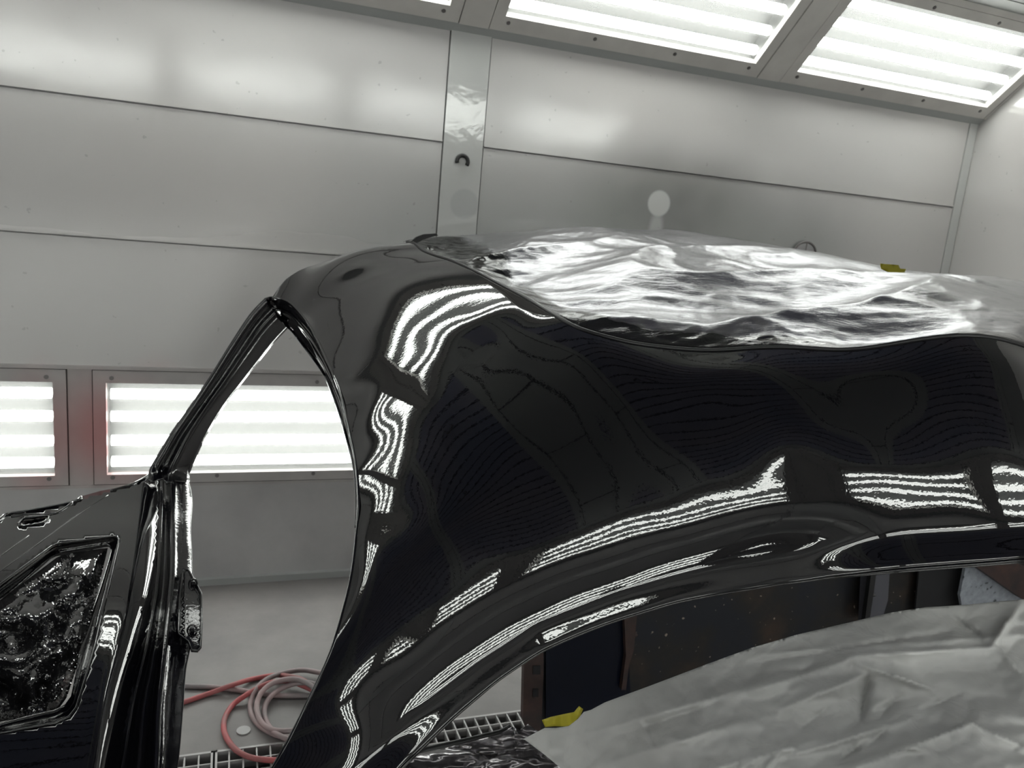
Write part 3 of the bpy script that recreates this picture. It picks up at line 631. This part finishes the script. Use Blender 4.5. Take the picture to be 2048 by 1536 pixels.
# left side panel: nearly level at the back, rolling down towards the photographer
PY = [900, 950, 1000, 1060, 1130, 1200, 1280, 1360, 1450, 1560, 1620]
PYY = [2.66, 2.52, 2.32, 2.06, 1.83, 1.67, 1.545, 1.445, 1.35, 1.26, 1.22]
def panY(px, py):
    Y = lut(PY, PYY, py)
    xe = lut([950, 1000, 1100, 1200, 1290, 1400, 1560], [319, 321, 317, 309, 291, 266, 238], py)
    u = max(0.0, 1 - (xe - px) / 75.0)
    return Y + .09 * u ** 2.4 + (.00012 * max(0, 200 - px))
def pan(px, py): return at(px, py, panY(px, py))
Bx = [(319, 951), (321, 1000), (317, 1100), (309, 1200), (291, 1290), (266, 1400), (238, 1560)]
Bs = [(p.x, p.y) for p in spline([(x, y, 0) for x, y in Bx], 6)]
top = [(-380, 1300), (-70, 1085), (0, 1038), (15, 1028), (60, 1021), (145, 1004), (164, 992), (200, 982), (240, 974), (272, 965), (296, 953)]
hole = [(238, 1080), (234, 1073), (224, 1073), (116, 1087), (104, 1092), (0, 1168), (-60, 1212), (-60, 1482), (0, 1466), (110, 1446), (137, 1434), (152, 1416), (172, 1352), (190, 1290), (205, 1222), (222, 1150)]
ventp = [(37, 1046), (46, 1037), (96, 1031), (98, 1034), (94, 1041), (84, 1046), (47, 1052), (41, 1051)]
poly = top + Bs + [(-380, 1560)]
V, F = cdt(poly, 8.0, pan, [hole, ventp])
side = mesh_obj('side_panel', V, F, paint, car, True); face_out(side, Vector((0, -.4, .9)))
md = side.modifiers.new('thickness', 'SOLIDIFY'); md.thickness = .004; md.offset = -1
for nm, pts in (('panel_crease', [(216, 990), (160, 1026), (80, 1085), (0, 1143), (-60, 1186)]), ('panel_crease', [(57, 1071), (0, 1113), (-60, 1156)]),
                ('panel_edge_bead', [(-60, 1078), (0, 1038), (15, 1028), (60, 1021), (145, 1004), (162, 994)]), ('panel_edge_bead', [(22, 1033), (60, 1029), (105, 1028), (125, 1020), (145, 1005)]),
                ('panel_edge_bead', [(222, 981), (245, 974), (272, 965), (296, 951), (312, 930)])):
    m = MB(); m.tube([pan(*p[:2]) + Vector((0, 0, -.0005)) for p in spline([(x, y, 0) for x, y in pts], 5)], .0042 if 'edge' in nm else .0016, 8); m.build(nm, paint, car, smooth=True)
hc = (90, 1270)
def ring(name, loop, ins, prof, mt):
    L2 = [(q.x, q.y) for q in dens(loop, 14)]; rows = []
    for x, y in L2 + L2[:1]:
        row = []
        for k, dY in prof:
            dx, dy = x - hc[0], y - hc[1]; d = math.hypot(dx, dy)
            row.append(at(x - dx / d * k * ins, y - dy / d * k * ins, panY(x, y) + dY))
        rows.append(row)
    return strip(name, rows, mt, car, True)
ring('opening_recess', hole, 26, [(0, 0), (.08, .006), (.2, .03), (.5, .045), (.62, .035), (1.0, .04)], trimpaint)
m = MB(); m.tube([pan(q.x, q.y) for q in dens(hole, 12)], .0022, 8, closed=True); m.build('opening_bead', paint, car, smooth=True)
hc = (68, 1041); ring('vent_slot', ventp, 5, [(0, 0), (.5, .01), (1, .03)], trimpaint)
m = MB(); m.tube([pan(q.x, q.y) for q in dens(ventp, 8)], .0018, 8, closed=True); m.build('vent_bead', paint, car, smooth=True)
V, F = cdt([(30, 1060), (30, 1025), (110, 1022), (106, 1055)], 20, lambda x, y: at(x, y, panY(x, y) + .05)); mesh_obj('vent_back', V, F, trimpaint, car)
# jamb: gutter, ledge and flange down the right-hand edge of the side panel
JR = [940, 1000, 1060, 1100, 1140, 1160, 1190, 1290, 1300, 1340, 1417, 1500, 1570]
JB = [320, 321, 319, 317, 315, 312.5, 310, 291, 289, 280, 262, 249, 236]
JG = [330, 331, 331, 331, 330, 330, 327, 316, 313, 306, 292, 285, 280]
JC = [346, 346, 345, 345, 344, 343, 340, 329, 328, 324, 316, 313, 309]
JD = [360, 363, 365, 362, 360, 360, 359, 356, 354, 350, 343, 336, 328]
JE = [371, 383, 380, 382, 383, 384, 384, 380, 378, 370, 364, 357, 348]
jf = lambda T, y: lut(JR, T, y)
rows = []
for k in range(91):
    y = 940 + 7 * k; Y = lut(PY, PYY, y)
    wob = .003 * noise.noise(Vector((0, y * .03, 3)))
    b, g, c, d, e = jf(JB, y), jf(JG, y), jf(JC, y), jf(JD, y), jf(JE, y)
    rows.append([at(b, y, Y + .09), at(b + 4, y, Y + .10), at(b * .5 + g * .5, y, Y + .135), at(g, y, Y + .14 + wob), at(g * .4 + c * .6, y, Y + .12), at(c - 2, y, Y + .075), at(c + 1, y, Y + .07), at(c + 5, y, Y + .085 + wob), at(d, y, Y + .105 + 2 * wob), at(e, y, Y + .10)])
strip('door_jamb', rows, trimpaint, car, True, .003)
for k, r in ((0, .0026), (5, .003), (9, .0026)):
    m = MB(); m.tube([q[k] for q in rows], r, 8); m.build('jamb_bead', paint, car, smooth=True)
# hinge plate with its two bolt holes
def plY(x, y): return lut(PY, PYY, y) + .075
pp = [(366, 1138), (378, 1140), (388, 1160), (402, 1186), (404, 1240), (402, 1282), (401, 1296), (396, 1301), (383, 1300), (377, 1283), (357, 1268), (359, 1200)]
V, F = cdt(pp, 7, lambda x, y: at(x, y, plY(x, y) + (.0 if x > 368 else .012)))
o = mesh_obj('hinge_plate', V, F, trimpaint, car, True); face_out(o, Vector((.2, -1, .3))); md = o.modifiers.new('thickness', 'SOLIDIFY'); md.thickness = .006; md.offset = -1
m = MB(); m.tube([at(q.x, q.y, plY(q.x, q.y)) for q in dens(pp, 8)], .0022, 8, closed=True); m.build('plate_edge', paint, o, smooth=True)
for x, y in ((386, 1168), (384, 1261)):
    c0 = at(x, y, plY(x, y) - .004); ax = Vector((.25, 0, -.97)); bx_ = Vector((.9, -.1, .25))
    for rr, th in ((.010, .0022), (.005, .0016)):
        m = MB(); m.tube([c0 + Vector((math.cos(t) * rr * .9, 0, math.sin(t) * rr * 1.3)) for t in [2 * math.pi * i / 20 for i in range(20)]], th, 6, closed=True); m.build('bolt_ring', paint, o, smooth=True)
    m = MB(); m.tube([c0 + Vector((0, .001, 0)), c0 + Vector((0, .008, 0))], .0045, 12); m.build('bolt_hole', darkm, o)
# back of the cabin seen through the door opening
YI = 1.80
def flat(name, pts, Y, mt, parent=car, step=30, th=.006):
    V, F = cdt(pts, step, lambda x, y: at(x, y, Y)); o = mesh_obj(name, V, F, mt, parent); face_out(o, Vector((0, -1, 0)))
    md = o.modifiers.new('thickness', 'SOLIDIFY'); md.thickness = th; md.offset = -1; return o
flat('cabin_back_panel', [(1080, 1120), (2130, 1040), (2130, 1300), (1500, 1420), (1080, 1470)], YI, rustm)
po = flat('cabin_post', [(1050, 1250), (1087, 1250), (1087, 1350), (1082, 1462), (1056, 1466), (1046, 1440)], YI - .02, brownm, step=12, th=.02)
for (x0, x1, y0, y1) in ((1066, 1081, 1332, 1349), (1066, 1077, 1378, 1394)):
    flat('post_hole', [(x0, y0), (x1, y0), (x1, y1), (x0, y1)], YI - .0225, darkm, po, 6, .002)
flat('cabin_blue_panel', [(1092, 1230), (1250, 1190), (1262, 1400), (1150, 1440), (1092, 1440)], YI - .012, bluem)
flat('cabin_rib', [(1248, 1215), (1276, 1208), (1268, 1300), (1258, 1330), (1252, 1380), (1243, 1380), (1252, 1310)], YI - .03, brownm, step=14, th=.015)
flat('cabin_bar', [(1736, 1140), (1780, 1135), (1776, 1200), (1764, 1240), (1730, 1250)], YI - .05, greybarm, step=14, th=.03)
flat('cabin_bar', [(1745, 1128), (1756, 1126), (1738, 1250), (1728, 1254)], YI - .065, blackm, step=10, th=.015)
flat('cabin_plate', [(1936, 1110), (2025, 1150), (2060, 1185), (2050, 1225), (1926, 1225), (1920, 1190)], YI - .08, specklem, step=14, th=.01)
flat('cabin_brace', [(1930, 1118), (1985, 1105), (2110, 1160), (2110, 1215), (2048, 1200)], YI - .12, brownm, step=14, th=.03)
flat('cabin_shade_sheet', [(1840, 1120), (1930, 1112), (1924, 1190), (1930, 1225), (1830, 1235)], YI - .03, darkm, step=20)  # near-black sheet, deep shade of the cabin put into its colour
# dark groove line and lip where the foil meets the painted roof
def off_curve(ab, inset, off): return edge_curve(ab, inset, off)
fs = 1 if (edge_curve(fe, .02, 0)[40] - mid).length > (edge_curve(fe, -.02, 0)[40] - mid).length else -1
m = MB(); m.tube(edge_curve(fe, fs * .002, .0005), .0042, 8); m.build('roof_groove_shade', blackm, car, smooth=True)  # black tube puts the groove's shade along the foil edge
m = MB(); m.tube(edge_curve(fe, -fs * .004, -.0008), .0028, 8); m.build('roof_lip', paint, car, smooth=True)
# the small slot in the rear quarter
sl = [body(a, b, -.001) for a, b in slot]
m = MB(); m.tube(sl, .0012, 6, closed=True); m.build('quarter_slot_rim', paint, car, smooth=True)

# ------------------------------------------------------------------ roof foil
FT = [(806, 486, 2.62), (830, 479, 2.66), (900, 472, 2.72), (1000, 464, 2.76), (1060, 462, 2.76), (1095, 458, 2.76), (1200, 459, 2.74), (1300, 461, 2.72), (1335, 458, 2.70), (1400, 465, 2.64), (1500, 484, 2.52), (1600, 502, 2.42), (1700, 521, 2.33), (1800, 538, 2.25), (1900, 550, 2.17), (2000, 563, 2.10), (2120, 582, 2.02)]
TT3 = spline([at(*p) for p in FT], 12)
NU, NV = 330, 120
def resam(P, n):
    L_ = [0]
    for i in range(1, len(P)): L_.append(L_[-1] + (P[i] - P[i - 1]).length)
    out = []; k = 0
    for i in range(n):
        d = L_[-1] * i / (n - 1)
        while k < len(P) - 2 and L_[k + 1] < d: k += 1
        out.append(P[k].lerp(P[k + 1], (d - L_[k]) / max(1e-9, L_[k + 1] - L_[k])))
    return out
EE3 = resam([body(a, b) for a, b in fe], NU); TP3 = resam(TT3, NU)
V = []; wetv = []
for i in range(NU):
    E_, T_ = EE3[i], TP3[i]; ln = (T_ - E_).length
    for j in range(NV + 1):
        v = (j / NV) ** 1.15; d = v * ln
        P_ = E_.lerp(T_, v) + Vector((0, 0, .016 * ln * math.sin(math.pi * v ** .8)))
        x, y = P_.x, P_.y; p = Vector((x, y, 0))
        k = max(0, 1 - d / .17, .75 * (1 - min(1, i / (NU * .45))) * min(1, d / .04))
        q = Vector((x * 1.1 + y * .3, y * 3.0 - x * 1.0, 1.7)); h = .032 * (.36 - abs(noise.noise(q)) * 2.6)
        q = Vector((x * 4 + .8 * noise.noise(p * 3), y * 7, 5)); h += .009 * (1 - abs(noise.noise(q)) * 2)
        q = Vector((x * 22, y * 26, 9)); h += (.0010 + .004 * k) * (1 - abs(noise.noise(q)) * 2)
        q = Vector((x * 55 + 9, y * 48, 2)); h += (.0002 + .0016 * k) * noise.noise(q)
        env = min(1, d / .10) ** .8 * min(1, (ln - d) / .3 + .22)
        V.append(P_ + Vector((0, 0, .003 + (h + .004) * env)))
        sx = min(1, i / (NU * .42))
        wetv.append(max(0, min(1, 1.15 - d / (.10 + .80 * (1 - sx) ** 1.2))))
F = [(i * (NV + 1) + j, i * (NV + 1) + j + 1, (i + 1) * (NV + 1) + j + 1, (i + 1) * (NV + 1) + j) for i in range(NU - 1) for j in range(NV)]
rf = mesh_obj('roof_masking_foil', V, F, foilm, None, True)
at2 = rf.data.attributes.new('wet', 'FLOAT', 'POINT'); at2.data.foreach_set('value', wetv)
face_out(rf, bA)
md = rf.modifiers.new('thickness', 'SOLIDIFY'); md.thickness = .0008; md.offset = -1
tag(rf, 'crinkled silver masking film over the roof opening, edge wet with black paint', 'masking film')
# turned-up black corner of the seal
flat('seal_corner', [(822, 483), (833, 474), (848, 468.5), (872, 467), (877, 471), (862, 474), (848, 479), (834, 486)], 2.52, blackm, step=8, th=.012)
# tape on the roof foil
def tape(name, pts, Y, label, lift=0, mt=tapem):
    V, F = cdt(pts, 5, lambda x, y: at(x, y, Y + lift * math.sin(x * .2)))
    o = mesh_obj(name, V, F, mt, None, True); md = o.modifiers.new('thickness', 'SOLIDIFY'); md.thickness = .0006; tag(o, label, 'tape'); return o
tape('masking_tape', [(1760, 527), (1797, 530), (1800, 537), (1812, 538), (1808, 547), (1782, 547), (1762, 538)], 2.16, 'yellow tape piece on the far edge of the silver roof film')
tape('masking_tape', [(1478, 498), (1506, 500), (1506, 507), (1480, 506)], 2.30, 'faint small yellow tape piece left of the larger one on the roof film')
tape('masking_tape', [(1084, 1440), (1100, 1434), (1128, 1428), (1148, 1424), (1158, 1412), (1166, 1418), (1160, 1432), (1140, 1453), (1110, 1452), (1090, 1454)], 1.33, 'crumpled yellow tape at the foot of the rusty cabin post', .004)

# ------------------------------------------------------------------ foil over the opening of the side panel
fp = [(216, 1096), (200, 1097), (124, 1110), (112, 1116), (0, 1200), (-50, 1236), (-50, 1455), (0, 1444), (98, 1424), (120, 1414), (133, 1396), (152, 1340), (170, 1285), (186, 1218), (203, 1150)]
def sf(x, y):
    Y = panY(x, y) + .040
    p = Vector((x * .010, y * .010, 0))
    h = .10 * (abs(noise.noise(p * 1.1 + Vector((4, 2, 0)))) - .25) + .040 * abs(noise.noise(p * 2.4 + Vector((9, 1, 3)))) + .002 * abs(noise.noise(p * 7))
    d = min((q.x - x) ** 2 + (q.y - y) ** 2 for q in SFE) ** .5
    return at(x, y, Y - (h + .02) * min(1, d / 18))
SFE = dens(fp, 8)
V, F = cdt(fp, 2.6, sf)
o = mesh_obj('panel_masking_foil', V, F, wetfoilm, None, False); face_out(o, Vector((0, -1, .5)))
tag(o, 'crumpled black wet masking film in the framed opening of the left panel', 'masking film')
md = o.modifiers.new('thickness', 'SOLIDIFY'); md.thickness = .0006
md = o.modifiers.new('soft', 'SUBSURF'); md.levels = 0; md.render_levels = 0

# ------------------------------------------------------------------ dark film over the sill, below the door opening
dp = [(770, 1570), (800, 1538), (812, 1520), (835, 1508), (870, 1500), (940, 1484), (1000, 1468), (1024, 1453), (1040, 1460), (1056, 1448), (1075, 1462), (1110, 1466), (1180, 1480), (1260, 1500), (1270, 1570)]
DPE = dens(dp, 10)
def df(x, y):
    Y = 1.52 - .0011 * (y - 1460)
    p = Vector((x * .008, y * .02, 0)); h = .06 * abs(noise.noise(p * 1.2)) + .022 * abs(noise.noise(p * 2.6 + Vector((3, 3, 3)))) + .003 * noise.noise(p * 8)
    if y < 1500 and x < 1030: h *= .4
    return at(x, y, Y - h)
V, F = cdt(dp, 3.5, df); o = mesh_obj('sill_masking_foil', V, F, floorfoilm, None, True); face_out(o, Vector((0, -1, .5)))
tag(o, 'dark crinkled silver film over the door sill beside the floor grate', 'masking film')
md = o.modifiers.new('thickness', 'SOLIDIFY'); md.thickness = .0006
m = MB(); m.tube([at(x, y, 1.54) for x, y in ((806, 1530), (850, 1500), (930, 1483), (1000, 1466), (1022, 1455))], .008, 8); m.build('sill_edge', blackm, car, smooth=True)

# ------------------------------------------------------------------ grey paper over the body side
pt = [(1048, 1478), (1090, 1456), (1112, 1456), (1138, 1452), (1156, 1438), (1168, 1424), (1182, 1420), (1210, 1405), (1300, 1372), (1400, 1334), (1500, 1297), (1600, 1268), (1700, 1245), (1780, 1226), (1850, 1215), (1930, 1210), (2000, 1203), (2110, 1193)]
PTX = [p[0] for p in pt]; PTY = [p[1] for p in pt]
def ptop(x): return lut(PTX, PTY, x)
creases = []
rr = random.Random(11)
for ln in [((1520, 1310), (2048, 1270), .012, 16), ((1120, 1480), (1560, 1360), .010, 14), ((1700, 1312), (1990, 1295), .016, 13), ((1990, 1295), (2060, 1360), .012, 14), ((1560, 1420), (1740, 1345), .014, 18), ((1740, 1345), (1720, 1440), -.016, 16), ((1820, 1440), (1560, 1520), .012, 18), ((1870, 1380), (1720, 1330), .014, 14), ((1450, 1400), (1720, 1312), .010, 18), ((1200, 1530), (1500, 1440), .010, 18), ((1900, 1230), (1960, 1270), -.012, 9), ((2040, 1210), (1985, 1290), .016, 12), ((1230, 1470), (1420, 1410), -.008, 14), ((1650, 1560), (1960, 1440), .014, 16), ((1880, 1420), (2060, 1500), .012, 16), ((1350, 1560), (1640, 1480), .012, 14), ((1500, 1325), (1900, 1262), -.008, 10), ((1280, 1440), (1310, 1500), .006, 8)]:
    creases.append(ln)
for _ in range(34):
    x, y = rr.uniform(1150, 2080), rr.uniform(1230, 1560); a = rr.uniform(-.9, .3); l = rr.uniform(30, 110)
    creases.append(((x, y), (x + l * math.cos(a), y + l * math.sin(a)), rr.choice((-1, 1)) * rr.uniform(.002, .007), rr.uniform(6, 13)))
def pap(x, y):
    t = max(0, y - ptop(x))
    Y = lut([1040, 1180, 1400, 1700, 2048], [1.34, 1.22, 1.08, .99, .94], x) - .00085 * t
    p = Vector((x * .004, y * .006, 0)); h = .022 * noise.noise(p * 1.1 + Vector((5, 0, 0))) + .010 * abs(noise.noise(p * 3.1)) + .003 * noise.noise(p * 9)
    for (ax, ay), (bx2, by2), am, wd in creases:
        dx, dy = bx2 - ax, by2 - ay; ll = dx * dx + dy * dy; s = max(0, min(1, ((x - ax) * dx + (y - ay) * dy) / ll))
        nx = (-(x - ax) * dy + (y - ay) * dx) / ll ** .5
        ex, ey = x - ax - s * dx, y - ay - s * dy; dd = math.hypot(ex, ey)
        if dd < wd * 3:
            f = math.sin(math.pi * min(1, max(0.0, s * .96 + .02)))
            h += 1.7 * am * (.3 + .7 * f) * math.exp(-dd / wd) * (1.0 if nx > 0 else math.exp(-dd / wd * .8))
    return at(x, y, Y - h * min(1, .25 + t / 60))
V, F = cdt(pt + [(2110, 1600), (1180, 1600), (1150, 1560), (1090, 1510)], 5.0, pap)
o = mesh_obj('masking_paper', V, F, paperm, None, True); face_out(o, Vector((0, -1, .5)))
tag(o, 'large creased grey masking paper sheet covering the body side below the roof arch', 'paper')
md = o.modifiers.new('thickness', 'SOLIDIFY'); md.thickness = .0006; md.offset = 1
